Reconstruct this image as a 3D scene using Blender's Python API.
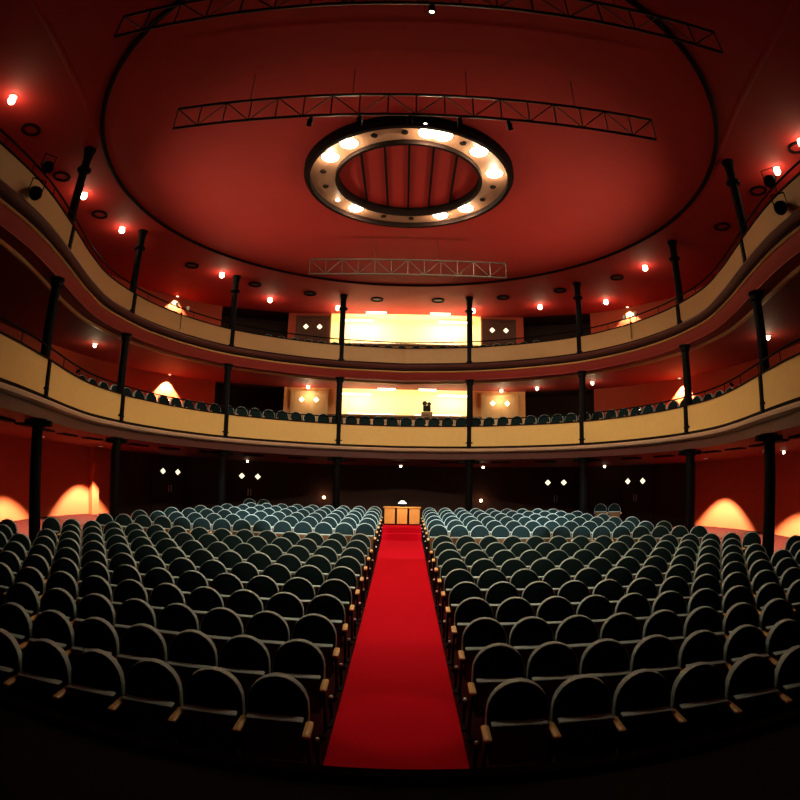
import bpy, math, random
from mathutils import Vector, Matrix
random.seed(7)
PI = math.pi
for o in list(bpy.data.objects): bpy.data.objects.remove(o)
SC = bpy.context.scene
COL = SC.collection

# ------------------------------------------------------------------ camera
EYE = 2.56                                   # photographer standing on the 0.96 m stage
F_PX, PITCH, ROLL, YAW = 559.7, 0.146, 0.0216, -0.00817
cd = bpy.data.cameras.new('camera'); cam = bpy.data.objects.new('camera', cd); COL.objects.link(cam)
cy, sy, cp, sp, cr, sr = math.cos(YAW), math.sin(YAW), math.cos(PITCH), math.sin(PITCH), math.cos(ROLL), math.sin(ROLL)
right0, fwd0, zz = Vector((cy, -sy, 0)), Vector((sy, cy, 0)), Vector((0, 0, 1))
fwd, up0 = cp * fwd0 + sp * zz, -sp * fwd0 + cp * zz
cam_r, cam_u = cr * right0 + sr * up0, -sr * right0 + cr * up0
M3 = Matrix((cam_r, cam_u, -fwd)).transposed()
cam.matrix_world = Matrix.Translation((0, 0, EYE)) @ M3.to_4x4()
cd.type = 'PANO'; cd.sensor_fit = 'HORIZONTAL'; cd.sensor_width = 24.0; cd.sensor_height = 24.0
holder = cd if hasattr(cd, 'panorama_type') else cd.cycles
holder.panorama_type = 'FISHEYE_EQUISOLID'   # 16 mm full-frame fisheye
holder.fisheye_lens = F_PX / 800 * 24.0
holder.fisheye_fov = PI
cd.clip_start = 0.05; cd.clip_end = 200
SC.camera = cam

def project(x, y, z):
    p = Vector((x, y, z - EYE)); a, b, c = p.dot(cam_r), p.dot(cam_u), p.dot(fwd)
    rho = math.hypot(a, b); th = math.atan2(rho, c); r = 2 * F_PX * math.sin(th / 2)
    return 400 + r * a / max(rho, 1e-9), 400 - r * b / max(rho, 1e-9)

# ------------------------------------------------------------------ world, exposure
w = bpy.data.worlds.new('world'); SC.world = w; w.use_nodes = True
w.node_tree.nodes['Background'].inputs['Color'].default_value = (0, 0, 0, 1)
w.node_tree.nodes['Background'].inputs['Strength'].default_value = 0.0
SC.view_settings.view_transform = 'Standard'; SC.view_settings.look = 'None'
SC.view_settings.exposure = 0.0; SC.view_settings.gamma = 1.0; SC.view_settings.use_curve_mapping = False

WARM = (1.0, 0.72, 0.40)
def lamp(name, kind, loc, energy, color=WARM, radius=.05, aim=None, angle=None, blend=.3, parent=None):
    l = bpy.data.lights.new(name, kind); l.energy = energy; l.color = color
    if kind in ('POINT', 'SPOT'): l.shadow_soft_size = radius
    if kind == 'SPOT': l.spot_size = math.radians(angle); l.spot_blend = blend
    o = bpy.data.objects.new(name, l); COL.objects.link(o); o.location = loc
    if aim is not None:
        o.rotation_euler = (Vector(aim) - Vector(loc)).to_track_quat('-Z', 'Y').to_euler()
    if parent: o.parent = parent; o.matrix_parent_inverse = parent.matrix_world.inverted()
    return o

# ------------------------------------------------------------------ materials
MATS = {}
def mat(name, col, rough=.6, noise=0.0, scale=30, bump=0.0, metal=0.0, sheen=0.0, emit=None, estr=0.0, spec=.3, stretch=None, bscale=None, var=None):
    m = bpy.data.materials.new(name); m.use_nodes = True; nt = m.node_tree; b = nt.nodes['Principled BSDF']
    b.inputs['Base Color'].default_value = (*col, 1); b.inputs['Roughness'].default_value = rough
    b.inputs['Metallic'].default_value = metal; b.inputs['Specular IOR Level'].default_value = spec
    if sheen: b.inputs['Sheen Weight'].default_value = sheen; b.inputs['Sheen Roughness'].default_value = .4
    if emit: b.inputs['Emission Color'].default_value = (*emit, 1); b.inputs['Emission Strength'].default_value = estr
    tc = nt.nodes.new('ShaderNodeTexCoord'); src = tc.outputs['Object']
    if stretch:
        mp = nt.nodes.new('ShaderNodeMapping'); mp.inputs['Scale'].default_value = stretch
        nt.links.new(src, mp.inputs['Vector']); src = mp.outputs['Vector']
    if noise:
        n = nt.nodes.new('ShaderNodeTexNoise'); n.inputs['Scale'].default_value = scale; n.inputs['Detail'].default_value = 4
        nt.links.new(src, n.inputs['Vector'])
        mx = nt.nodes.new('ShaderNodeMix'); mx.data_type = 'RGBA'
        c2 = var if var else tuple(c * (1 - noise) for c in col)
        mx.inputs['A'].default_value = (*c2, 1); mx.inputs['B'].default_value = (*[min(1, c * (1 + noise * .6)) for c in col], 1)
        nt.links.new(n.outputs['Fac'], mx.inputs['Factor']); nt.links.new(mx.outputs['Result'], b.inputs['Base Color'])
    if bump:
        n2 = nt.nodes.new('ShaderNodeTexNoise'); n2.inputs['Scale'].default_value = bscale or scale * 3
        nt.links.new(src, n2.inputs['Vector'])
        bp = nt.nodes.new('ShaderNodeBump'); bp.inputs['Strength'].default_value = bump; bp.inputs['Distance'].default_value = .02
        nt.links.new(n2.outputs['Fac'], bp.inputs['Height']); nt.links.new(bp.outputs['Normal'], b.inputs['Normal'])
    MATS[name] = m; return m
M = MATS
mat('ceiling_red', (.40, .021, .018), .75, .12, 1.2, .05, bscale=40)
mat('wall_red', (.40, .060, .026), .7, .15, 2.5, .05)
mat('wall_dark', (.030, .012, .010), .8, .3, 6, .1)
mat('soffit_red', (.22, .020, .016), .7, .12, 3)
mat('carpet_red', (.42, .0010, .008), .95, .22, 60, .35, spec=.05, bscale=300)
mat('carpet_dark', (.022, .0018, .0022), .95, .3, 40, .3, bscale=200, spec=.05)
mat('stage_black', (.007, .005, .005), .9, .4, 3, .1, spec=.05, stretch=(6, .6, 1))
mat('stage_trim', (.006, .0035, .003), .9, .2, 8, spec=0)
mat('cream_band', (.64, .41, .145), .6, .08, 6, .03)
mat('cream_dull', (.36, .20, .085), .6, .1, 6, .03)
mat('mould_tan', (.42, .27, .19), .5, .12, 8)
mat('mould_maroon', (.075, .022, .020), .5, .15, 8)
mat('mould_dark', (.012, .006, .005), .7, .15, 8, spec=.05)
mat('bead_gold', (.55, .27, .10), .45, .1, 8)
mat('iron_black', (.003, .003, .004), .6, .25, 14, .05, spec=.06)
mat('truss_steel', (.06, .045, .038), .45, .2, 20, metal=.5)
mat('velvet_teal', (.010, .0200, .0225), .95, .25, 45, .2, bscale=220, spec=.0)
mat('edge_grey', (.36, .45, .46), .55, .12, 40)
mat('wood_arm', (.74, .44, .17), .38, .3, 14, .05, stretch=(6, 1, 6))
mat('wood_pan', (.15, .065, .022), .5, .3, 10, .05, stretch=(1, 6, 6))
mat('wood_desk', (.62, .26, .06), .4, .25, 7, .05, stretch=(5, 5, 1))
mat('wood_door', (.075, .024, .012), .45, .3, 6, .05, stretch=(6, 6, 1))
mat('wood_door_light', (.48, .30, .14), .45, .25, 6, .05, stretch=(6, 6, 1))
mat('booth_cream', (.85, .73, .45), .7, .05, 3)
mat('ring_cream', (.27, .135, .08), .5, .06, 6)
mat('pearl', (.75, .72, .68), .3, .05, 20)
mat('fitting_white', (.80, .76, .68), .4, .05, 10)
mat('grille', (.10, .03, .025), .6, .2, 20)
mat('lamp_globe', (.9, .85, .75), .3, .02, 5, emit=(1.0, .80, .52), estr=14)
mat('lamp_bulb', (.9, .85, .75), .3, .02, 5, emit=(1.0, .84, .58), estr=9)
mat('lamp_tube', (.9, .9, .8), .3, .02, 5, emit=(1.0, .86, .60), estr=5)
mat('window_lit', (.9, .85, .7), .2, .02, 5, emit=(1.0, .86, .58), estr=1.5)
mat('lamp_amber', (.9, .5, .25), .3, .02, 5, emit=(1.0, .55, .28), estr=7)
mat('lamp_desk', (.9, .9, .85), .3, .02, 5, emit=(.85, .95, 1.0), estr=2.0)

# ------------------------------------------------------------------ mesh helpers
class MB:
    def __init__(s): s.v = []; s.f = []
    def add(s, vs, fs):
        k = len(s.v); s.v += [tuple(p) for p in vs]; s.f += [tuple(i + k for i in f) for f in fs]; return s
    def box(s, c, d, rz=0, bevel=0.0):
        x, y, z = d[0] / 2, d[1] / 2, d[2] / 2; ca, sa = math.cos(rz), math.sin(rz)
        if bevel <= 0:
            p = [(a, b, e) for e in (-z, z) for a, b in ((-x, -y), (x, -y), (x, y), (-x, y))]
            f = [(3, 2, 1, 0), (4, 5, 6, 7), (0, 1, 5, 4), (1, 2, 6, 5), (2, 3, 7, 6), (3, 0, 4, 7)]
        else:
            t = min(bevel, x * .9, y * .9, z * .9); p = []; f = []
            for e, q in ((-z, t), (-z + t, 0), (z - t, 0), (z, t)):
                X, Y = x - q, y - q
                p += [(-X + t, -Y, e), (X - t, -Y, e), (X, -Y + t, e), (X, Y - t, e), (X - t, Y, e), (-X + t, Y, e), (-X, Y - t, e), (-X, -Y + t, e)]
            for r in range(3):
                for i in range(8): f.append((r * 8 + i, r * 8 + (i + 1) % 8, r * 8 + 8 + (i + 1) % 8, r * 8 + 8 + i))
            f.append(tuple(range(7, -1, -1))); f.append(tuple(range(24, 32)))
        s.add([(c[0] + a * ca - b * sa, c[1] + a * sa + b * ca, c[2] + e) for a, b, e in p], f); return s
    def tube(s, p0, p1, r0, r1=None, n=8):
        r1 = r0 if r1 is None else r1; p0, p1 = Vector(p0), Vector(p1); d = (p1 - p0).normalized()
        a = d.orthogonal().normalized(); b = d.cross(a)
        vs = []
        for p, r in ((p0, r0), (p1, r1)):
            for i in range(n):
                t = 2 * PI * i / n; vs.append(p + r * (math.cos(t) * a + math.sin(t) * b))
        fs = [(i, (i + 1) % n, n + (i + 1) % n, n + i) for i in range(n)] + [tuple(range(n - 1, -1, -1)), tuple(range(n, 2 * n))]
        s.add(vs, fs); return s
    def lathe(s, prof, c=(0, 0, 0), n=16, cap=True):
        vs = []; fs = []; m = len(prof)
        for i in range(n):
            t = 2 * PI * i / n
            for r, z in prof: vs.append((c[0] + r * math.cos(t), c[1] + r * math.sin(t), c[2] + z))
        for i in range(n):
            j = (i + 1) % n
            for k in range(m - 1): fs.append((i * m + k, j * m + k, j * m + k + 1, i * m + k + 1))
        if cap:
            fs.append(tuple(i * m for i in range(n - 1, -1, -1))); fs.append(tuple(i * m + m - 1 for i in range(n)))
        s.add(vs, fs); return s
    def sphere(s, c, r, n=12, sz=1.0):
        return s.lathe([(max(1e-3, r * math.sin(PI * k / 8)), -r * sz * math.cos(PI * k / 8)) for k in range(9)], c, n)
    def annulus(s, prof, c, n=96):          # closed profile lathe (r,z polygon)
        vs = []; fs = []; m = len(prof)
        for i in range(n):
            t = 2 * PI * i / n
            for r, z in prof: vs.append((c[0] + r * math.cos(t), c[1] + r * math.sin(t), c[2] + z))
        for i in range(n):
            j = (i + 1) % n
            for k in range(m): fs.append((i * m + k, j * m + k, j * m + (k + 1) % m, i * m + (k + 1) % m))
        s.add(vs, fs); return s
    def sweep(s, rings, closed=True, caps=True):
        m = len(rings[0]); vs = [p for r in rings for p in r]; fs = []
        for i in range(len(rings) - 1):
            for k in range(m if closed else m - 1):
                fs.append((i * m + k, i * m + (k + 1) % m, (i + 1) * m + (k + 1) % m, (i + 1) * m + k))
        if closed and caps: fs.append(tuple(range(m - 1, -1, -1))); fs.append(tuple((len(rings) - 1) * m + k for k in range(m)))
        s.add(vs, fs); return s
    def mesh(s, name, m, smooth=False):
        me = bpy.data.meshes.new(name); me.from_pydata(s.v, [], s.f); me.materials.append(M[m])
        import bmesh
        bm = bmesh.new(); bm.from_mesh(me); bmesh.ops.recalc_face_normals(bm, faces=bm.faces); bm.to_mesh(me); bm.free()
        if smooth:
            for p in me.polygons: p.use_smooth = True
            try: me.set_sharp_from_angle(angle=math.radians(38))
            except Exception: pass
        return me
    def build(s, name, m, parent=None, smooth=False):
        return put(name, s.mesh(name, m, smooth), parent)
def put(name, me, parent=None, loc=None, rz=0):
    o = bpy.data.objects.new(name, me); COL.objects.link(o)
    if parent: o.parent = parent
    if loc: o.location = loc
    if rz: o.rotation_euler = (0, 0, rz)
    return o
def empty(name, loc, rz=0):
    o = bpy.data.objects.new(name, None); COL.objects.link(o); o.location = loc; o.rotation_euler = (0, 0, rz); o.empty_display_size = .1
    return o
def tag(o, label=None, cat=None, group=None, kind=None):
    if label: o['label'] = label
    if cat: o['category'] = cat
    if group: o['group'] = group
    if kind: o['kind'] = kind
    return o
def copy_tree(o, parent=None):
    c = o.copy(); COL.objects.link(c); c.parent = parent
    for ch in o.children: copy_tree(ch, c)
    return c
ORD = ['first', 'second', 'third', 'fourth', 'fifth', 'sixth', 'seventh', 'eighth', 'ninth', 'tenth', 'eleventh', 'twelfth',
       'thirteenth', 'fourteenth', 'fifteenth', 'sixteenth', 'seventeenth', 'eighteenth']

# ------------------------------------------------------------------ plan curves (horseshoe), mirrored left/right
def catmull(pts, n):
    out = []
    for i in range(len(pts) - 1):
        p0 = pts[max(i - 1, 0)]; p1 = pts[i]; p2 = pts[i + 1]; p3 = pts[min(i + 2, len(pts) - 1)]
        for k in range(n):
            t = k / n; t2 = t * t; t3 = t2 * t
            out.append(tuple(.5 * (2 * b + (c - a) * t + (2 * a - 5 * b + 4 * c - d) * t2 + (3 * b - a - 3 * c + d) * t3) for a, b, c, d in zip(p0, p1, p2, p3)))
    out.append(pts[-1]); return out
half = [(0, 22.45), (2.61, 22.0), (4.75, 21.05), (6.58, 19.63), (7.75, 17.9), (8.35, 16.4), (8.62, 15.08), (8.68, 13.4), (8.38, 11.8), (7.9, 10.04),
        (7.52, 8.4), (7.4, 7.0), (7.45, 5.5), (7.6, 4.0), (7.6, 2.8)]
wallh = [(0, 24.6), (3.45, 24.6), (5.7, 24.45), (7.7, 23.75), (9.6, 22.4), (10.6, 21.2), (11.3, 20.2), (12.1, 17.9), (12.5, 15.0), (12.5, 12.6),
         (12.2, 10.2), (11.9, 8.0), (11.7, 5.5), (11.6, 2.8)]
wallh.insert(4, (8.7, 23.15))
NS = 8
def mirror(h):
    r = catmull(h, NS); return [(-x, y) for x, y in reversed(r[1:])] + r
PATH = mirror(half); WALL = mirror(wallh); NP = len(PATH); MID = NP // 2
assert len(PATH) == len(WALL)
def normals(path):
    out = []
    for i in range(len(path)):
        a = path[max(i - 1, 0)]; b = path[min(i + 1, len(path) - 1)]
        d = Vector((b[0] - a[0], b[1] - a[1])).normalized(); out.append(Vector((-d[1], d[0])))   # path goes left -> right, normal points away from the hall
    return out
PN, WN = normals(PATH), normals(WALL)
def prof_ring(path, nrm, i, prof):
    x, y = path[i]; n = nrm[i]; return [(x + n[0] * d, y + n[1] * d, z) for d, z in prof]
def swept(prof, i0=0, i1=NP - 1, path=PATH, nrm=PN):
    return MB().sweep([prof_ring(path, nrm, i, prof) for i in range(i0, i1 + 1)])
def on_path(t_index, off, z, path=PATH, nrm=PN):
    i = int(math.floor(t_index)); i = max(0, min(i, len(path) - 2)); t = t_index - i
    x = path[i][0] * (1 - t) + path[i + 1][0] * t; y = path[i][1] * (1 - t) + path[i + 1][1] * t
    n = (nrm[i] * (1 - t) + nrm[i + 1] * t).normalized()
    return Vector((x + n[0] * off, y + n[1] * off, z)), math.atan2(n[1], n[0]) - PI / 2
def nearest(path, x, y): return min(range(len(path)), key=lambda i: (path[i][0] - x) ** 2 + (path[i][1] - y) ** 2)

FL = [(-2, 0), (4.2, 0), (6, .06), (8, .14), (10, .23), (13, .385), (14.4, .49), (15.6, .58), (17.6, .67), (19.6, .73), (25.5, .80)]
def floor_z(y):
    for (a, za), (b, zb) in zip(FL, FL[1:]):
        if y <= b: return za + (zb - za) * max(0, (y - a)) / (b - a) if y > a else za
    return FL[-1][1]
CEIL = 10.16; L1F, L2F = 4.10, 7.36; L1C = 6.66; SOF0, SOF1 = 3.47, 3.24

# ------------------------------------------------------------------ setting: floor, stage, ceiling, walls
mb = MB(); ys = [2.4] + [y for y, _ in FL if y > 3] ; ys[-1] = 27.2
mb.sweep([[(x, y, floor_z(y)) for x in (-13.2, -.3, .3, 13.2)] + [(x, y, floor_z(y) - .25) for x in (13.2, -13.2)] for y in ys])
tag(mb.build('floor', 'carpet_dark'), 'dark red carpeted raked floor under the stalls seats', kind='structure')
mb = MB().box((0, -.7, .46), (16, 6.86, .92)).build('floor', 'stage_black'); tag(mb, 'black stage floor in front of the first row', kind='structure')
t = MB().box((0, 2.70, .94), (16, .12, .05), bevel=.012).build('trim_1', 'stage_trim', mb)
ca = []
yy = 2.75
while yy < 18.0: ca.append(yy); yy += .5
ca.append(18.05)
mb = MB().sweep([[(-.63, y, floor_z(y) - .02), (-.63, y, floor_z(y) + .012), (.63, y, floor_z(y) + .012), (.63, y, floor_z(y) - .02)] for y in ca])
carpet = tag(mb.build('aisle_carpet', 'carpet_red'), 'bright red carpet running up the central aisle', 'carpet')
for k, (y0, zt) in enumerate(((17.7, .90), (18.05, 1.08))):
    s = MB().box((0, (y0 + 20.2) / 2, (zt + .5) / 2), (1.26, 20.2 - y0, zt - .5), bevel=.012).build('carpet_step', 'carpet_red', carpet)
# ceiling
mb = MB()
mb.box((0, 12.2, CEIL + .1), (27, 30, .2))
ceil = tag(mb.build('ceiling', 'ceiling_red'), 'flat deep red auditorium ceiling', kind='structure')
tr = MB().annulus([(7.87, 0), (7.88, -.05), (7.93, -.07), (7.98, -.05), (7.99, 0)], (0, 12.75, CEIL), 128).build('trim_2', 'mould_dark', ceil, True)
for sx in (-1, 1):
    pts = catmull([(6.45, 3.4), (6.62, 5.5), (6.92, 7.6), (7.3, 9.2), (7.75, 10.8)], 8)
    MB().sweep([[(sx * (x + q * .09), y, CEIL - h) for q, h in ((-1, 0), (-.5, .014), (.5, .014), (1, 0))] for x, y in pts]).build('trim_3', 'ceiling_red', ceil, True)
# walls, storey by storey (i indices on WALL): pieces of (i0, i1, z0, z1, material)
iw = lambda x, y: nearest(WALL, x, y)
I_B1 = iw(3.02, 24.6); I_B2 = iw(3.45, 24.6); I_D = iw(5.55, 24.46); I_DK = iw(8.35, 23.35); I_G = iw(11.45, 19.8)
mir = lambda i: NP - 1 - i
wall_back = empty('wall_back', (0, 24.6, 0)); tag(wall_back, kind='structure', label='curved red and dark wall behind the seats and balconies')
def wall_piece(i0, i1, z0, z1, m, name='wall_panel'):
    o = swept([(0, z0), (.2, z0), (.2, z1), (0, z1)], i0, i1, WALL, WN).build(name, m)
    o.parent = wall_back; o.matrix_parent_inverse = Matrix.Translation((0, -24.6, 0)); return o
wall_piece(0, mir(I_G), .0, SOF0, 'wall_red'); wall_piece(I_G, NP - 1, .0, SOF0, 'wall_red')
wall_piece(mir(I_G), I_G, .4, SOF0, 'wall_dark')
def niche(i0, i1, z0, z1, depth, m, name):
    a, b = WALL[i0], WALL[i1]; na, nb = WN[i0], WN[i1]
    A = [(a[0], a[1]), (a[0] + na[0] * depth, a[1] + na[1] * depth), (b[0] + nb[0] * depth, b[1] + nb[1] * depth), (b[0], b[1])]
    z1 -= .012
    mb = MB()
    for (p, q) in ((0, 1), (1, 2), (2, 3)):
        mb.add([(*A[p], z0), (*A[q], z0), (*A[q], z1), (*A[p], z1)], [(0, 1, 2, 3)])
    mb.add([(*p, z0) for p in A], [(0, 1, 2, 3)]); mb.add([(*p, z1) for p in A], [(3, 2, 1, 0)])
    o = mb.build(name, m); o.parent = wall_back; o.matrix_parent_inverse = Matrix.Translation((0, -24.6, 0)); return o
for z0, z1, sill, I_B in ((L1F - .1, L1C, 5.44, I_B1), (L2F - .1, CEIL, 8.68, I_B2)):
    for f in (lambda i: i, mir):
        lo, hi = sorted((f(I_DK), f(NP - 1))); wall_piece(lo, hi, z0, z1, 'wall_red')
        lo, hi = sorted((f(I_B), f(I_D))); wall_piece(lo, hi, z0, z1, 'wall_red' if sill > 8 else 'bead_gold')
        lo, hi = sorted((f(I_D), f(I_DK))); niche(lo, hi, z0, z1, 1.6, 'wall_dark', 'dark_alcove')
    wall_piece(mir(I_B), I_B, z0, sill, 'bead_gold')
    niche(mir(I_B), I_B, sill, z1, 1.1, 'booth_cream', 'lit_booth')
for sx in (-1,):         # pilaster corner on one ground floor side wall
    p, rz = on_path(iw(sx * 11.75, 19.0), 0, 0, WALL, WN)
    o = MB().box((0, -.10, 1.95), (.34, .28, 2.95)).build('trim_4', 'wall_red'); o.location = (p.x, p.y, 0); o.rotation_euler.z = rz; tag(o, 'red pilaster on the side wall under the balcony', kind='structure')
for sx in (-1, 1):       # side walls running on to the stage
    MB().box((sx * 11.75, .4, 5.05), (.2, 4.8, 10.2)).build('wall_left' if sx < 0 else 'wall_right', 'wall_red')
for n in ('wall_left', 'wall_right'): tag(bpy.data.objects[n], 'red side wall beside the stage', kind='structure')

# ------------------------------------------------------------------ balconies
COLS = {'A': (7.9, 10.04), 'B': (8.6, 15.08), 'C': (6.58, 19.63), 'D': (2.61, 22.0)}
cidx = {}
for c, (x, y) in COLS.items():
    cidx[c, 1] = nearest(PATH, x, y); cidx[c, -1] = NP - 1 - cidx[c, 1]
breaks = [0] + [cidx[c, -1] for c in 'ABCD'] + [cidx[c, 1] for c in 'DCBA'] + [NP - 1]
RISE = {1: .29, 2: .16}
def balcony(level):
    z0, z1, fl = (3.99, 4.76, L1F) if level == 1 else (7.35, 7.96, L2F)
    root = empty('balcony', (0, 22.4, fl)); inv = Matrix.Translation((0, -22.4, -fl))
    tag(root, 'lower horseshoe balcony with bright cream parapet' if level == 1 else 'upper horseshoe balcony with dull tan parapet and maroon cornice', kind='structure')
    def par(o): o.parent = root; o.matrix_parent_inverse = inv; return o
    # deck between parapet and wall
    rings = []
    for i in range(NP):
        a = PATH[i]; n = PN[i]; b = WALL[i]; bn = WN[i]
        a = (a[0] - n[0] * .02, a[1] - n[1] * .02); b = (b[0] + bn[0] * .12, b[1] + bn[1] * .12)
        if level == 1: q = [(*a, SOF0), (*b, SOF1), (*b, fl), (*a, fl)]
        else: q = [(*a, L1C), (*b, L1C), (*b, fl), (*a, fl)]
        rings.append(q)
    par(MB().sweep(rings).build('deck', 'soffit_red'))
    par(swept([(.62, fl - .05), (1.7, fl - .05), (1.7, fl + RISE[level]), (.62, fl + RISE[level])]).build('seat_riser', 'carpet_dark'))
    for a, b in zip(breaks, breaks[1:]):
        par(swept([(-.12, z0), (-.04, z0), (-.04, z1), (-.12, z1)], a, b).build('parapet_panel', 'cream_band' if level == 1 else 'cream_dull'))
    par(swept([(-.15, z1), (-.02, z1), (-.02, z1 + .035), (-.15, z1 + .035)]).build('parapet_cap', 'mould_dark'))
    if level == 1:
        par(swept([(-.12, 3.90), (0, 3.90), (0, 3.99), (-.12, 3.99)]).build('groove', 'mould_dark'))
        par(swept([(-.12, 3.73), (0, 3.73), (0, 3.90), (-.18, 3.90), (-.23, 3.86), (-.22, 3.79), (-.17, 3.75)]).build('cornice', 'mould_tan', smooth=True))
        par(swept([(-.08, SOF0), (0, SOF0), (0, 3.73), (-.08, 3.73)]).build('fascia', 'mould_maroon'))
    else:
        par(swept([(-.14, 7.26), (0, 7.26), (0, 7.35), (-.14, 7.35)]).build('groove', 'mould_dark'))
        par(swept([(-.22, 7.08), (0, 7.08), (0, 7.26), (-.30, 7.26), (-.34, 7.20), (-.30, 7.12)]).build('cornice', 'mould_maroon', smooth=True))
        par(swept([(-.18, 7.01), (0, 7.01), (0, 7.08), (-.18, 7.08)]).build('groove', 'mould_dark'))
        par(swept([(-.20, 6.955), (0, 6.955), (0, 7.01), (-.20, 7.01), (-.23, 6.98)]).build('bead', 'bead_gold', smooth=True))
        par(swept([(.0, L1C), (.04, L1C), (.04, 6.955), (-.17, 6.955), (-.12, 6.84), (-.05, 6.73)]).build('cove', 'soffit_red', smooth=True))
        par(swept([(.40, L1C - .07), (.47, L1C - .07), (.49, L1C), (.37, L1C)]).build('bead', 'bead_gold', smooth=True))
    # handrail and its posts
    zr = z1 + (.30 if level == 1 else .27)
    prof = [(-.075 + .024 * math.cos(k * PI / 3), zr + .024 * math.sin(k * PI / 3)) for k in range(6)]
    par(swept(prof).build('handrail', 'iron_black', smooth=True))
    k = 3
    while k < NP - 3:
        p, rz = on_path(k, -.075, 0); par(MB().tube((p.x, p.y, z1 + .03), (p.x, p.y, zr), .011, n=6).build('rail_post', 'iron_black')); k += 6
    # soffit slots (ventilation)
    if level == 1:
        for k in range(8, NP - 8, 6):
            p, rz = on_path(k + 1.5, .9, 0); f = .9 / 3.2
            o = MB().box((0, 0, 0), (.80, .30, .07), bevel=.012).build('soffit_vent', 'mould_dark'); o.location = (p.x, p.y, SOF0 - (SOF0 - SOF1) * f - .012); o.rotation_euler.z = rz
            par(o)
    return root
balcony(1); balcony(2)

# ------------------------------------------------------------------ columns
CDESC = {'A': 'nearest the stage', 'B': 'second from the stage', 'C': 'third from the stage', 'D': 'flanking the central lit booth'}
def column(c, sx, lvl):
    x, y = COLS[c]
    z0, z1 = ((floor_z(y), SOF0), (L1F, L1C), (L2F, CEIL))[lvl]; h = z1 - z0
    r = (.15, .13, .122)[lvl]
    root = empty('column', (sx * x, y, z0))
    place = ('under the lower balcony', 'on the lower balcony', 'on the upper balcony')[lvl]
    tag(root, 'black iron column %s, %s' % (place, CDESC[c]), 'column', 'black iron columns %s' % place)
    capn = .62 if lvl == 2 else .22
    MB().lathe([(r * 1.25, 0), (r * 1.25, .05), (r * 1.02, .10), (r, .2), (r * .92, h - capn)], n=14).build('shaft', 'iron_black', root, True)
    MB().lathe([(r * 1.5, 0), (r * 1.5, .04), (r * 1.26, .05)], n=14).build('base', 'iron_black', root)
    if lvl == 2:
        cp_ = MB().lathe([(r * .92, h - .62), (r * 1.0, h - .3), (r * 1.1, h - .16), (r * 1.3, h - .07), (r * 1.4, h - .05), (r * 1.4, h)], n=14).build('capital', 'iron_black', root, True)
        MB().lathe([(r * .9, h - .68), (r * 1.5, h - .66), (r * 1.62, h - .62), (r * 1.5, h - .58), (r * .9, h - .54)], n=14).build('collar', 'iron_black', root, True)
    else:
        MB().lathe([(r * .92, h - .22), (r * 1.15, h - .2), (r * 1.2, h - .08), (r * 1.5, h - .04), (r * 1.5, h)], n=14).build('capital', 'iron_black', root, True)
        if lvl == 0:
            for q in (-1, 1): MB().box((q * .27, 0, h - .10), (.24, .14, .13), bevel=.02).build('bracket', 'iron_black', root)
    if lvl > 0:                       # slim pilaster strip down the face of the parapet
        rz = on_path(cidx[c, sx], 0, 0)[1]
        zz0, zz1 = ((3.92, 4.78) if lvl == 1 else (7.29, 7.98)); dd = -.14
        n = Vector((math.cos(rz + PI / 2), math.sin(rz + PI / 2)))
        MB().box((n.x * dd, n.y * dd, (zz0 + zz1) / 2 - z0), (.15 if c in 'AB' else .17, .07, zz1 - zz0), rz, bevel=.015).build('parapet_strip', 'iron_black', root)
    return root
for lvl in range(3):
    for c in 'ABCD':
        for sx in (-1, 1): column(c, sx, lvl)

# ------------------------------------------------------------------ ceiling ring light
RC = (0, 12.42); RZ = CEIL - .12
ring = empty('ceiling_light_ring', (RC[0], RC[1], RZ)); tag(ring, 'large round ceiling light ring with cream band and dark rims', 'ceiling light')
MB().annulus([(1.86, 0), (2.5, 0), (2.5, .10), (1.86, .10)], (0, 0, 0)).build('ring_face', 'ring_cream', ring)
MB().annulus([(2.50, -.14), (2.60, -.14), (2.66, -.04), (2.66, .12), (2.50, .12)], (0, 0, 0)).build('outer_rim', 'mould_dark', ring)
MB().annulus([(1.78, -.12), (1.86, -.12), (1.86, .12), (1.78, .12)], (0, 0, 0)).build('inner_rim', 'mould_dark', ring)
for bx in (-1.14, -.57, 0, .57, 1.14):
    L = math.sqrt(1.79 ** 2 - bx * bx)
    MB().box((bx, 0, .07), (.055, 2 * L, .06)).build('bar', 'mould_dark', ring)
LIT = [(-1.43, 10.67), (-1.88, 11.31), (0.43, 10.15), (0.8, 10.23), (1.62, 10.96), (2.01, 11.94), (1.5, 13.8), (0.83, 14.19), (-1.37, 13.92), (-1.78, 13.38)]
OFF = [(-0.83, 10.26), (-0.11, 10.09), (1.25, 10.55), (-2.11, 11.95), (-2.08, 12.7), (2.1, 12.56), (1.85, 13.23), (-0.63, 14.26), (0.08, 14.32)]
def ringpos(x, y):
    a = math.atan2(y - RC[1], x - RC[0]); return 2.18 * math.cos(a), 2.18 * math.sin(a)
bulb = MB().lathe([(.035, .0), (.06, -.03), (.055, -.06), (.02, -.085)], n=10).mesh('bulb', 'lamp_bulb', True)
dome = MB().lathe([(.215, .0), (.205, -.02), (.16, -.045), (.08, -.058), (.02, -.06)], n=20).mesh('lit_lamp', 'lamp_bulb', True)
sock = MB().lathe([(.06, .0), (.085, -.02), (.075, -.045), (.03, -.05)], n=10).mesh('unlit_lamp', 'mould_dark', True)
for k, (x, y) in enumerate(LIT):
    px, py = ringpos(x, y); put('lit_lamp', dome if k < 9 else bulb, ring, (px, py, 0))
    lamp('ring_wash', 'POINT', (RC[0] + px, RC[1] + py, RZ - .13), 48.0 if k < 9 else 3.0, (1, .80, .50), .05)
for x, y in OFF:
    px, py = ringpos(x, y); put('unlit_lamp', sock, ring, (px, py, 0))
RING_W = 850
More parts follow.
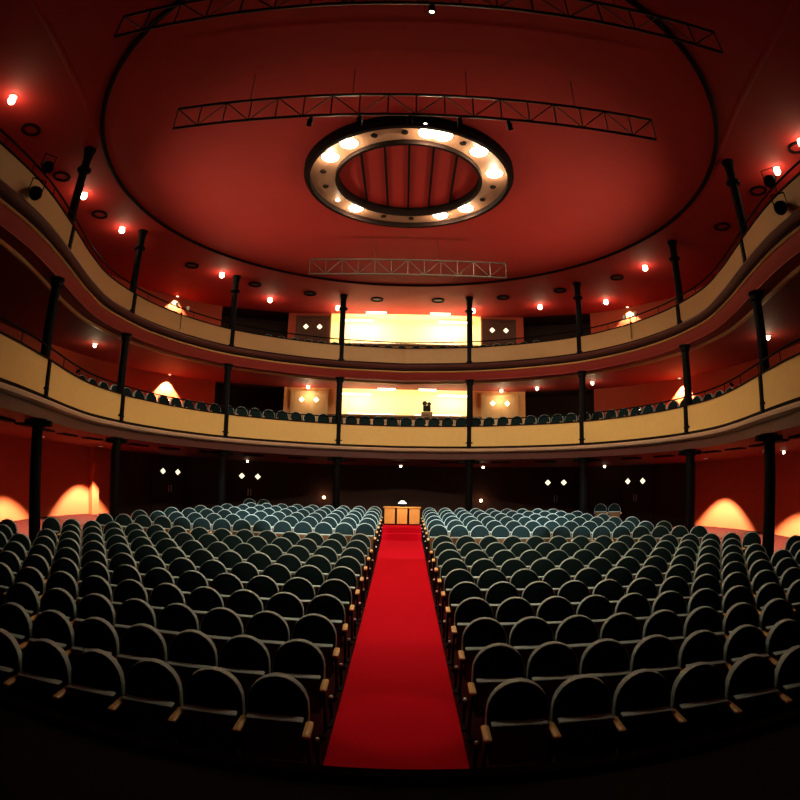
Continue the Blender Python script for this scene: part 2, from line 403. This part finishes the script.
for k in (0, 2, 4, 6, 8):
    px, py = ringpos(*LIT[k]); lamp('ring_downlight', 'SPOT', (RC[0] + px, RC[1] + py, RZ - .14), RING_W * (1.0 if k < 8 else .6), (1, .80, .52), .12, (RC[0] + px * 1.2, RC[1] + py + 6.0, 0), 148, .85)

lamp('ring_downlight', 'SPOT', (0, RC[1] - 2.2, RZ - .3), 900, (1, .84, .60), .15, (0, 10.8, 0), 66, 1.0)  # extra beam below the ring, added to keep the middle rows bright

# ------------------------------------------------------------------ gallery ceiling lamps and grilles
def gl(x, y, label, e=14, zc=CEIL, grp='lit globe lamps on the ceiling over the upper balcony', r=.10, wall=None):
    root = empty('ceiling_lamp', (x, y, zc)); tag(root, label, 'ceiling lamp', grp)
    MB().lathe([(.11, 0), (.11, -.02), (.05, -.03)], n=14).build('ceiling_plate', 'fitting_white', root, True)
    g = MB().sphere((0, 0, -.03 - r * .9), r, 20, .95).build('globe', 'lamp_globe', root, True)
    if e: lamp('globe_light', 'POINT', (x, y, zc - .42), e, WARM, .1)
for x, y, l in [(-8.65, 7.27, 'lit globe lamp on the ceiling over the balcony end by the stage'), (-9.27, 12.13, 'lit globe lamp behind the column nearest the stage'),
                (-9.19, 14.64, 'lit globe lamp beside the second column from the stage'), (-7.05, 19.18, 'lit globe lamp in front of the third column from the stage'),
                (-5.85, 22.32, 'lit globe lamp above the dark alcove of the upper balcony'), (-3.02, 23.48, 'lit globe lamp beside the column at the upper booth'),
                (2.95, 23.52, 'lit globe lamp beside the column at the upper booth'), (5.78, 22.55, 'lit globe lamp above the dark alcove of the upper balcony'),
                (8.43, 21.34, 'lit globe lamp above the bright light cone on the upper wall'), (8.53, 17.29, 'lit globe lamp between the second and third columns'),
                (9.36, 9.74, 'lit globe lamp behind the two balcony spotlights'), (9.2, 8.3, 'lit globe lamp on the ceiling over the balcony end by the stage')]:
    gl(x, y, l)
for x, y, l in [(-10.5, 16.19, 'small lit lamp on the red soffit over the lower balcony, second bay'), (10.7, 13.25, 'small lit lamp on the soffit behind the column nearest the stage'),
                (5.68, 23.18, 'small lit lamp on the soffit above the dark alcove'), (7.69, 21.6, 'small lit lamp on the soffit beside the third column from the stage')]:
    gl(x, y, l, 14, L1C, 'small lamps on the soffit over the lower balcony', .06)
for x, y, l in [(-6.7, 23.4, 'before the dark door nearer the aisle'), (-.1, 23.4, 'in line with the red aisle'), (3.35, 23.3, 'beside the column flanking the booth'),
                (8.4, 22.2, 'between two dark double doors'), (11.3, 13.6, 'beside the column nearest the stage')]:
    gl(x, y, 'tiny lit lamp under the lower balcony, ' + l, 0, 3.27 if x < 9 else 3.29, 'tiny lamps under the lower balcony', .045)
grm = [MB().annulus([(.20, 0), (.27, 0), (.27, -.05), (.20, -.05)], (0, 0, 0), 24).mesh('grille_ring', 'mould_dark'), MB().lathe([(.19, 0), (.19, -.015)], n=20).mesh('grille_disc', 'grille'), MB().lathe([(.19, 0), (.19, -.015)], n=20).mesh('grille_disc', 'ceiling_red')]
for x, y, sm in [(-6.08, 20.56, 1), (-4.0, 21.74, 1), (-1.25, 22.48, 1), (1.33, 22.45, 1), (4.0, 21.76, 1), (6.14, 20.54, 1), (7.93, 18.66, 1), (-7.99, 18.27, 1),
                 (9.69, 13.46, 0), (9.54, 10.99, 0), (9.32, 8.62, 0), (-8.98, 8.62, 0), (-9.43, 11.01, 0), (-9.49, 13.54, 0)]:
    g = empty('ceiling_grille', (x, y, CEIL)); put('ring', grm[0], g); put('disc', grm[1 if sm else 2], g)
    tag(g, 'round dark grille on the red ceiling ' + ('before the lit upper booth' if abs(x) < 2 else 'above the upper double door' if abs(x) < 5 else 'before the third column' if abs(x) < 7 else 'between the second and third columns' if sm else 'beside the second column from the stage' if y > 13 else 'beside the column nearest the stage' if y > 10 else 'nearest the stage'), 'grille', 'round ceiling grilles ' + ('at the back' if sm else 'at the sides'))

# ------------------------------------------------------------------ trusses
def truss(y, x0, x1, hang, label):
    z0, z1 = 8.96, 9.46; root = empty('lighting_truss', ((x0 + x1) / 2, y, z0)); c = (x0 + x1) / 2; hl = (x1 - x0) / 2
    tag(root, label, 'truss', 'lighting trusses under the ceiling')
    MB().tube((-hl, 0, 0), (hl, 0, 0), .028, n=8).build('bottom_chord', 'truss_steel', root, True)
    MB().tube((-hl, 0, z1 - z0), (hl, 0, z1 - z0), .028, n=8).build('top_chord', 'truss_steel', root, True)
    n = round(2 * hl / .52); st = 2 * hl / n; H = z1 - z0
    up = MB().tube((0, 0, 0), (0, 0, H), .014, n=6).mesh('upright', 'truss_steel', True)
    d1 = MB().tube((0, 0, 0), (st, 0, H), .012, n=6).mesh('brace', 'truss_steel', True); d2 = MB().tube((0, 0, H), (st, 0, 0), .012, n=6).mesh('brace', 'truss_steel', True)
    for k in range(n + 1): put('upright', up, root, (-hl + k * st, 0, 0))
    for k in range(n): put('brace', d1 if k % 2 else d2, root, (-hl + k * st, 0, 0))
    for hx in hang: MB().tube((hx - c, 0, H), (hx - c, 0, CEIL - z0), .008, n=6).build('hanger', 'truss_steel', root)
    return root
truss(5.38, -4.6, 4.9, (-3.1, -1.05, 1.05, 3.1), 'long steel lighting truss hanging nearest the stage')
truss(8.21, -4.55, 4.78, (-3.04, -1.06, 1.05, 3.14), 'long steel lighting truss hanging beside the ceiling light ring')
truss(16.45, -3.1, 3.15, (-1.02, .96), 'short steel lighting truss hanging in front of the upper booth')

# ------------------------------------------------------------------ spotlights on the upper parapet; added lamps on lower parapet and trusses
def spotlight(loc, aim, label, grp, scale=1.0, energy=0, angle=40, blend=.3, col=(1, .95, .85)):
    d = (Vector(aim) - Vector(loc)).normalized(); q = d.to_track_quat('Y', 'Z').to_euler()
    root = empty('spotlight', loc); root.rotation_euler = q; tag(root, label, 'spotlight', grp); s = scale
    mb = MB(); n = 14
    mb.sweep([[(r * s * math.cos(2 * PI * i / n), yy * s, r * s * math.sin(2 * PI * i / n)) for i in range(n)] for r, yy in ((.05, -.22), (.10, -.18), (.115, 0), (.12, .12), (.135, .16), (.135, .20), (.10, .20), (.09, .10))])
    mb.build('housing', 'iron_black', root, True)
    y2 = MB(); y2.tube((-.14 * s, 0, 0), (-.14 * s, 0, .24 * s), .012 * s, n=6); y2.tube((.14 * s, 0, 0), (.14 * s, 0, .24 * s), .012 * s, n=6); y2.tube((-.15 * s, 0, .24 * s), (.15 * s, 0, .24 * s), .012 * s, n=6); y2.tube((-.14 * s, 0, 0), (.14 * s, 0, 0), .01 * s, n=6)
    y2.build('yoke', 'iron_black', root)
    if energy:
        MB().tube((0, .13 * s, 0), (0, .135 * s, 0), .088 * s, n=14).build('lens', 'lamp_bulb', root)
        lamp('added_spot_beam', 'SPOT', Vector(loc) + d * .3 * s, energy, col, .05, aim, angle, blend)
    return root
for sx in (-1, 1):
    p, _ = on_path(nearest(PATH, sx * 7.45, 7.9), -.16, 8.33); spotlight(p, (0, 3, 3), 'black stage spotlight standing on the upper balcony handrail', 'spotlights on the upper balcony rail', 1.0)
    p, _ = on_path(nearest(PATH, sx * 7.42, 7.6), -.34, 7.52); spotlight(p, (0, 2, 2), 'black stage spotlight hung in front of the upper parapet', 'spotlights hung on the upper parapet', 1.05)
for sx in (-1, 1):
    for x, y, w_ in ((8.42, 12.0, 'first and second'), (8.0, 17.4, 'second and third')):
        p, _ = on_path(nearest(PATH, sx * x, y), -.17, 4.90)
        spotlight(p, (sx * 1.0, 13.5, 11.2), 'tiny added black uplight clamped on the lower parapet between %s columns' % w_, 'added uplights on the lower parapet', .30, 580, 84, 1.0, (1, .74, .46))  # made-up uplights, added to brighten the ceiling
for y, tz, w_ in ((5.38, 5.4, 'nearest the stage'), (8.21, 8.6, 'beside the light ring')):
    spotlight((0.28, y, 8.82), (0, tz, 0.1), 'small added black spotlight under the truss %s, aimed at the red aisle' % w_, 'added aisle spotlights on the trusses', .42, 380, 11.5, .6, (1, .9, .75))  # made-up lamps, added so the aisle carpet is lit near the stage
for x, tx, e in ((-1.8, -6.0, .5), (-.9, -2.9, .9), (0, 0, .42), (.9, 2.9, .9), (1.8, 6.0, .5)):
    spotlight((x, 8.21, 8.82), (tx, 17.0, 1.2), 'added black spotlight under the truss by the light ring, %s of the rear-stalls row' % ('middle one' if x == 0 else 'inner one' if abs(x) < 1 else 'outer one'), 'added spotlights on the truss', .42, 7800 * e, 25, .32, (.92, 1.0, .93))  # made-up lamps, added to throw light on the rear rows

for sx in (-1, 1):
    p, rz = on_path(nearest(PATH, sx * 8.0, 17.6), -.20, 7.42)
    root = empty('lamp_bracket', p, rz); tag(root, 'thin upright lamp bracket hooked over the upper parapet between second and third columns', 'lamp bracket', 'lamp brackets on the upper parapet')
    MB().tube((0, 0, 0), (0, 0, .78), .014, n=6).build('pole', 'iron_black', root); MB().box((0, .06, .57), (.03, .16, .03)).build('hook', 'iron_black', root)
    MB().tube((-.30, 0, .74), (.30, 0, .74), .012, n=6).build('crossbar', 'iron_black', root)
    for x in (-.26, .26): MB().lathe([(.03, .76), (.055, .80), (.06, .88), (.04, .90)], (x, 0, 0), 12).build('lamp_head', 'pearl', root, True)

# ------------------------------------------------------------------ wall-washing downlights (scallops on the walls)
def downlight(i, off, z, energy, angle, label, grp, blend=.25, col=(1, .92, .48), tilt=0.0):
    p, rz = on_path(i, -off, z, WALL, WN)
    root = empty('downlight', (p.x, p.y, z)); tag(root, label, 'downlight', grp)
    MB().annulus([(.05, 0), (.085, 0), (.085, -.03), (.06, -.03)], (0, 0, 0), 16).build('trim_ring', 'fitting_white', root)
    MB().lathe([(.05, 0), (.05, -.012)], n=12).build('lamp', 'lamp_bulb', root)
    n = Vector((math.cos(rz + PI / 2), math.sin(rz + PI / 2), 0))
    lamp('downlight_beam', 'SPOT', (p.x, p.y, z - .05), energy, col, .02, Vector((p.x, p.y, z - 3)) + n * tilt, angle, blend)
G1 = 'recessed downlights washing the ground floor walls'
for sx in (-1, 1):
    downlight(iw(sx * 12.0, 18.2), 1.15, 3.30, 6600, 78, 'recessed downlight over the ground floor wall by the second column', G1, .35)
    downlight(iw(sx * 12.5, 14.0), 1.7, 3.30, 8000, 84, 'recessed downlight over the ground floor wall by the column nearest the stage', G1, .3)
    downlight(iw(sx * 12.2, 10.4), .92, 3.30, 4500, 66, 'recessed downlight over the ground floor wall nearest the stage', G1, .3)
G2 = 'downlights washing the balcony walls'
downlight(iw(-10.15, 21.8), .24, L1C - .01, 2300, 86, 'recessed downlight making a bright cone on the lower balcony wall', G2, .35)
downlight(iw(11.3, 20.2), .24, L1C - .01, 2300, 86, 'recessed downlight making a bright cone on the lower balcony wall', G2, .35)
downlight(iw(-10.1, 21.8), .15, CEIL - .01, 700, 96, 'recessed downlight making a bright cone on the upper balcony wall', G2, .4)
downlight(iw(9.8, 22.2), .15, CEIL - .01, 700, 96, 'recessed downlight making a bright cone on the upper balcony wall', G2, .4)

# ------------------------------------------------------------------ booths, tubes, doors
def tube_light(x, y, z, wdt, label, e):
    root = empty('strip_light', (x, y, z)); tag(root, label, 'strip light', 'strip lights at the booths')
    MB().box((0, .03, -.015), (wdt, .14, .03), bevel=.008).build('casing', 'fitting_white', root)
    MB().box((0, 0, -.062), (wdt * .94, .10, .06), bevel=.015).build('tube', 'lamp_tube', root)
    l = bpy.data.lights.new('strip_glow', 'AREA'); l.shape = 'RECTANGLE'; l.size = wdt; l.size_y = .1; l.energy = e; l.color = (1, .80, .47)
    o = bpy.data.objects.new('strip_glow', l); COL.objects.link(o); o.location = (x, y, z - .10); o.rotation_euler = (math.radians(25), 0, 0)
for x in (-1.35, 1.55): tube_light(x, 24.25, CEIL, .95, 'white strip light on the ceiling before the upper booth', 60)
for x in (-.8, 1.0): tube_light(x, 24.3, L1C, .8, 'white strip light on the soffit before the lower booth', 40)
for x in (-2.3, 2.3):
    tube_light(x, 25.2, CEIL - .10, 1.6, 'strip light inside the upper booth', 36); tube_light(x, 25.2, L1C - .10, 1.6, 'strip light inside the lower booth', 30)
for z, n_, e in ((5.49, 'lower', 42), (8.73, 'upper', 60)):
    for x in (-1.5, 1.5):
        root = empty('added_sill_lamp', (x, 24.72, z)); tag(root, 'long added lamp lying on the sill inside the %s booth' % n_, 'strip light', 'added sill lamps of the %s booth' % n_)  # made-up lamps, added to light the booth and the ceiling before it
        MB().box((0, 0, .02), (2.2, .08, .04), bevel=.008).build('casing', 'fitting_white', root); MB().box((0, 0, .05), (2.1, .05, .03), bevel=.01).build('tube', 'lamp_tube', root)
        l = bpy.data.lights.new('added_sill_glow', 'AREA'); l.shape = 'RECTANGLE'; l.size = 2.1; l.size_y = .06; l.energy = e; l.color = (1, .78, .42)
        o = bpy.data.objects.new('added_sill_glow', l); COL.objects.link(o); o.location = (x, 24.72, z + .08); o.rotation_euler = (PI, 0, 0)
# sills
for z, l in ((5.44, 'brown wooden sill of the lower booth'), (8.68, 'brown wooden sill of the upper booth')):
    o = MB().box((0, 24.6, z), (6.9, .34, .09), bevel=.015).build('window_sill', 'wood_pan'); tag(o, l, kind='structure')
# projector standing on the lower booth sill
pr = empty('projector', (1.0, 24.62, 5.485)); tag(pr, 'dark film projector standing on the lower booth sill', 'projector')
MB().box((0, 0, .10), (.50, .26, .16), bevel=.02).build('base', 'wood_pan', pr)
MB().box((0, 0, .01), (.56, .30, .025)).build('foot_plate', 'iron_black', pr)
MB().box((0, 0, .34), (.34, .24, .26), bevel=.03).build('body', 'iron_black', pr)
MB().tube((0, -.12, .34), (0, -.24, .34), .06, n=12).build('lens', 'iron_black', pr)
mb = MB(); mb.tube((-.1, .03, .56), (-.1, -.03, .56), .11, n=14); mb.build('reel', 'iron_black', pr); MB().tube((.1, .03, .54), (.1, -.03, .54), .09, n=14).build('reel', 'iron_black', pr)

DN = [0]
def double_door(i, z, hgt, wid, m, label, path=WALL, nrm=WN, win=1.62, wsep=.35, e=1):
    DN[0] += 1
    p, rz = on_path(i, -.02, z, path, nrm)
    root = empty('door_%d' % DN[0], p, rz); tag(root, label, kind='structure')
    fr = MB(); fr.box((-wid / 2 - .06, -.03, hgt / 2), (.12, .12, hgt)); fr.box((wid / 2 + .06, -.03, hgt / 2), (.12, .12, hgt)); fr.box((0, -.03, hgt + .05), (wid + .24, .12, .10))
    fr.build('frame', m, root)
    for s in (-1, 1):
        lf = MB().box((s * wid / 4, -.03, hgt / 2), (wid / 2 - .012, .06, hgt - .01), bevel=.006).build('door_leaf', m, root)
        a = .15; x = s * wsep
        MB().add([(x, -.068, win - a), (x + a, -.068, win), (x, -.068, win + a), (x - a, -.068, win), (x, -.05, win - a), (x + a, -.05, win), (x, -.05, win + a), (x - a, -.05, win)],
                 [(0, 1, 2, 3), (7, 6, 5, 4), (0, 4, 5, 1), (1, 5, 6, 2), (2, 6, 7, 3), (3, 7, 4, 0)]).build('window_pane', 'window_lit', lf)
        mb = MB()
        for k in range(4):
            c = [(x, win - a), (x + a, win), (x, win + a), (x - a, win)]; q0, q1 = c[k], c[(k + 1) % 4]
            mb.tube((q0[0], -.068, q0[1]), (q1[0], -.068, q1[1]), .016, n=6)
        mb.build('window_frame', m, lf)
        MB().box((s * .06, -.075, 1.05), (.03, .03, .30), bevel=.008).build('handle', 'pearl', lf)
    return root
for sx in (-1, 1):
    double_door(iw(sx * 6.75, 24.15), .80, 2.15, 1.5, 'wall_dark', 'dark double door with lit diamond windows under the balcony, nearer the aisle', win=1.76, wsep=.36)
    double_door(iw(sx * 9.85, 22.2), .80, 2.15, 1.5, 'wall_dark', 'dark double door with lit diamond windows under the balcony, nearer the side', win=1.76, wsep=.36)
    mi = min((k / 10 for k in range(10 * (NP - 1))), key=lambda q: (on_path(q, 0, 0, WALL, WN)[0].x - sx * 4.28) ** 2)
    double_door(mi, L1F, 2.3, 1.45, 'wood_door_light', 'pale wooden double door with lit diamond windows on the lower balcony', win=2.0, wsep=.33)
    double_door(mi, L2F, 2.55, 1.35, 'wood_door', 'dark wooden double door with lit diamond windows on the upper balcony', win=2.12, wsep=.32)
    p, rz = on_path(mi, -.5, L1C, WALL, WN)
    gl(p.x, p.y, 'small lit lamp over the pale double door of the lower balcony', 32, L1C, 'lamps over the lower balcony doors', .06)
# amber wall lamps at the back of the stalls
for sx in (-1, 1):
    p, rz = on_path(iw(sx * 3.6, 24.6), -.01, 1.75, WALL, WN)
    root = empty('wall_lamp', p, rz); tag(root, 'small amber wall lamp at the back of the stalls', 'wall lamp', 'amber wall lamps behind the stalls')
    MB().box((0, -.01, 0), (.14, .03, .22), bevel=.008).build('back_plate', 'iron_black', root)
    MB().sphere((0, -.12, .02), .07, 10).build('globe', 'lamp_amber', root, True); MB().tube((0, -.02, -.06), (0, -.12, -.06), .015, n=6).build('arm', 'iron_black', root)
    lamp('amber_glow', 'POINT', (p.x, p.y - .3, p.z + .02), 6, (1, .45, .2), .07)
# wooden control desk closing the aisle
dk = empty('control_desk', (0, 18.95, 1.08)); tag(dk, 'low wooden control desk closing the far end of the red aisle', 'desk')
MB().box((0, .18, .30), (1.22, .36, .56), bevel=.01).build('carcass', 'mould_dark', dk)
for x in (-.42, 0, .42): MB().box((x, -.02, .31), (.35, .05, .54), bevel=.01).build('panel', 'wood_desk', dk)
MB().box((0, .15, .60), (1.28, .46, .04), bevel=.01).build('desk_top', 'wood_desk', dk)
dl = empty('desk_lamp', (0, 19.15, 1.70)); tag(dl, 'small pale desk lamp glowing on the control desk', 'lamp')
MB().lathe([(.09, 0), (.09, .02), (.02, .03)], n=12).build('base', 'iron_black', dl); MB().tube((0, 0, .02), (0, 0, .12), .012, n=6).build('stem', 'iron_black', dl)
MB().lathe([(.06, .20), (.15, .11)], n=14, cap=True).build('shade', 'lamp_desk', dl)
lamp('desk_glow', 'POINT', (0, 18.55, 1.95), 15, (1, .85, .6), .06)

# ------------------------------------------------------------------ seats
def arch(hw, z0, zc, n=12):
    return [(-hw, z0)] + [(-hw * math.cos(PI * k / n), zc + hw * math.sin(PI * k / n)) for k in range(n + 1)] + [(hw, z0)]
lean = lambda z: .20 * (z - .40)
def back_mesh():
    out = arch(.246, .40, .672); inn = [(x * .86, .40 + (z - .40) * .93 + .005) for x, z in out]
    vs = [(x, .125 + lean(z), z) for x, z in out] + [(x, .105 + lean(z), z) for x, z in inn] + [(x, .185 + lean(z), z) for x, z in out]
    m = len(out); fs = []
    for k in range(m):
        j = (k + 1) % m; fs.append((k, j, m + j, m + k)); fs.append((j, k, 2 * m + k, 2 * m + j))
    fs.append(tuple(range(m, 2 * m))); fs.append(tuple(range(3 * m - 1, 2 * m - 1, -1)))
    return MB().add(vs, fs)
def band_mesh():
    a = arch(.2575, .52, .672); b = arch(.2465, .52, .672)
    return MB().sweep([[(p[0], .112 + lean(p[1]), p[1]), (p[0], .198 + lean(p[1]), p[1]), (q[0], .198 + lean(q[1]), q[1]), (q[0], .112 + lean(q[1]), q[1])] for p, q in zip(a, b)])
ME = {}
ME['backrest'] = back_mesh().mesh('backrest', 'velvet_teal', True)
ME['edge_band'] = band_mesh().mesh('edge_band', 'edge_grey', True)
ME['cushion'] = MB().box((0, .055, .425), (.455, .085, .36), bevel=.025).mesh('cushion', 'velvet_teal', True)
ME['seat_pan'] = MB().box((0, .000, .415), (.44, .022, .36), bevel=.008).mesh('seat_pan', 'wood_pan', True)
ME['cushion_edge'] = MB().box((0, .045, .612), (.455, .10, .024), bevel=.008).mesh('cushion_edge', 'edge_grey', True)
ME['armrest'] = MB().box((0, -.02, .555), (.064, .30, .036), bevel=.010).mesh('armrest', 'wood_arm', True)
st = [(-.12, 0), (.20, 0), (.20, .03), (.13, .05), (.10, .30), (.12, .538), (-.14, .538), (-.13, .48), (-.03, .34), (-.03, .06), (-.12, .03)]
ME['standard'] = MB().sweep([[(x, y, z) for y, z in st] for x in (-.014, .014)]).mesh('standard', 'iron_black')
ME['end_post'] = MB().tube((0, .34, 0), (0, .34, .27), .016, n=8).box((0, .25, .012), (.05, .22, .024)).mesh('end_post', 'iron_black')
ME['knob'] = MB().sphere((0, .34, .285), .022, 8).mesh('knob', 'pearl', True)
def seat_parts(sx, end):
    q = [('backrest', 0), ('cushion', 0), ('seat_pan', 0), ('armrest', sx * .27), ('standard', sx * .27)]
    if end: q += [('armrest', -sx * .27), ('standard', -sx * .27), ('end_post', -sx * .302), ('knob', -sx * .302)]
    return q
def make_seat(name, loc, rz, sx, end):
    root = empty(name, loc, rz)
    for n, dx in seat_parts(sx, end):
        o = put(n, ME[n], root, (dx, 0, 0) if dx else None)
        if n == 'backrest': put('edge_band', ME['edge_band'], o)
        if n == 'cushion': put('cushion_edge', ME['cushion_edge'], o)
        if n == 'end_post': post = o
        if n == 'knob': o.parent = post; o.location = (0, 0, 0)
    return root
SW = .54; RCUR = 21.0
rows = [4.2 + .98 * n for n in range(10)] + [14.7 + 1.0 * n for n in range(6)]
XL = [9] * 9 + [8.6] + [8.2, 7.5, 7.0, 6.4, 5.8, 5.4]
allseats = []
for n, yb in enumerate(rows):
    for sx in (-1, 1):
        k = 0
        while True:
            ang = (.96 + SW * k) / RCUR; x = RCUR * math.sin(ang); y = yb - .15 - RCUR * (1 - math.cos(ang)); k += 1
            if x > XL[n]: break
            hx, hy = project(sx * x, y, floor_z(y) + .8)
            if hx < -14 or hx > 814: continue
            if any(math.hypot(x - cx, y + .1 - cyy) < .58 for cx, cyy in COLS.values()): continue
            allseats.append((math.hypot(x, y), n, k, sx, x, y, -sx * ang))
allseats.sort()
NSING = 300
for i, (d, n, k, sx, x, y, rz) in enumerate(allseats[:NSING]):
    s = make_seat('theatre_seat', (sx * x, y, floor_z(y) + .004), rz, sx, k == 1)
    look = 'round-backed teal tip-up seat'
    tag(s, '%s, %s row from the stage, %s' % (look, ORD[n], 'beside the red aisle' if k == 1 else '%s seat from the red aisle' % ORD[k - 1]), 'seat', 'seats of the %s stalls row' % ORD[n])
# farther seats: too many to single out, one object
by_m = {}
for d, n, k, sx, x, y, rz in allseats[NSING:]:
    Mx = Matrix.Translation((sx * x, y, floor_z(y) + .004)) @ Matrix.Rotation(rz, 4, 'Z')
    for pn, dx in seat_parts(sx, k == 1) + [('edge_band', 0), ('cushion_edge', 0)]:
        me = ME[pn]; mb = by_m.setdefault(me.materials[0].name, MB())
        mb.add([Mx @ (v.co + Vector((dx, 0, 0))) for v in me.vertices], [tuple(p.vertices) for p in me.polygons])
v = []; f = []; mi = []; names = list(by_m)
for j, nme in enumerate(names):
    b = by_m[nme]; k0 = len(v); v += b.v; f += [tuple(i + k0 for i in q) for q in b.f]; mi += [j] * len(b.f)
me = bpy.data.meshes.new('far_seats'); me.from_pydata(v, [], f)
for nme in names: me.materials.append(M[nme])
me.polygons.foreach_set('material_index', mi)
if v: tag(put('far_seats', me), 'farthest rows of teal seats in the rear stalls', 'seats', kind='stuff')
print('SEATS', len(allseats))
# rear seats under the balcony
for sx, x, y in ((-1, 5.35, 21.3), (-1, 5.90, 21.15), (1, 7.9, 21.3), (1, 8.4, 21.0)):
    s = make_seat('theatre_seat', (sx * x, y, floor_z(y) + .004), -sx * .35, sx, False)
    tag(s, 'teal seat apart in the dark under the balcony, %s' % ('nearer the aisle of its pair' if x in (5.35, 7.9) else 'farther from the aisle of its pair'), 'seat', 'loose seats under the balcony')

# balcony seats
def balcony_row(off, z, i0, i1, lvl):
    pos = []; acc = 0; last = None; k = i0
    while k < i1:
        p, rz = on_path(k, off, z)
        if last is None or (p - last).length >= .57: pos.append((p, rz)); last = p
        k += .05
    pos = [q for q in pos if not any(math.hypot(abs(q[0].x) - cx, q[0].y - cyy) < .4 for cx, cyy in COLS.values())]
    def bay(p):
        i = nearest(PATH, abs(p.x), p.y); return sum(i < cidx[c, 1] for c in 'ABC') if abs(p.x) > 3.0 else 4
    names = ['past the column nearest the stage', 'between first and second columns', 'between second and third columns', 'between third column and booth', 'before the lit booth']
    count = {}
    for p, rz in sorted(pos, key=lambda q: (-abs(q[0].x) if bay(q[0]) in (3, 4) else q[0].y)):
        b_ = bay(p); key = (b_, p.x > 0); count[key] = count.get(key, 0) + 1
        root = empty('balcony_seat', (p.x, p.y, z + .003), rz)
        b = put('backrest', ME['backrest'], root); put('edge_band', ME['edge_band'], b); put('cushion', ME['cushion'], root)
        put('standard', ME['standard'], root, (.262, 0, 0)); put('armrest', ME['armrest'], root, (.262, 0, 0))
        lv = 'lower' if lvl == 1 else 'upper'
        tag(root, '%s balcony seat %s, %s from %s' % (lv, names[b_], ORD[count[key] - 1], 'the outer column' if b_ > 2 else 'its stage end'), 'seat', '%s balcony seats %s' % (lv, names[b_]))
ia = nearest(PATH, -8.2, 11.2)
balcony_row(1.1, L1F + RISE[1], ia, NP - 1 - ia, 1)
ic = nearest(PATH, -4.9, 21.0)
balcony_row(1.1, L2F + RISE[2], ic, NP - 1 - ic, 2)
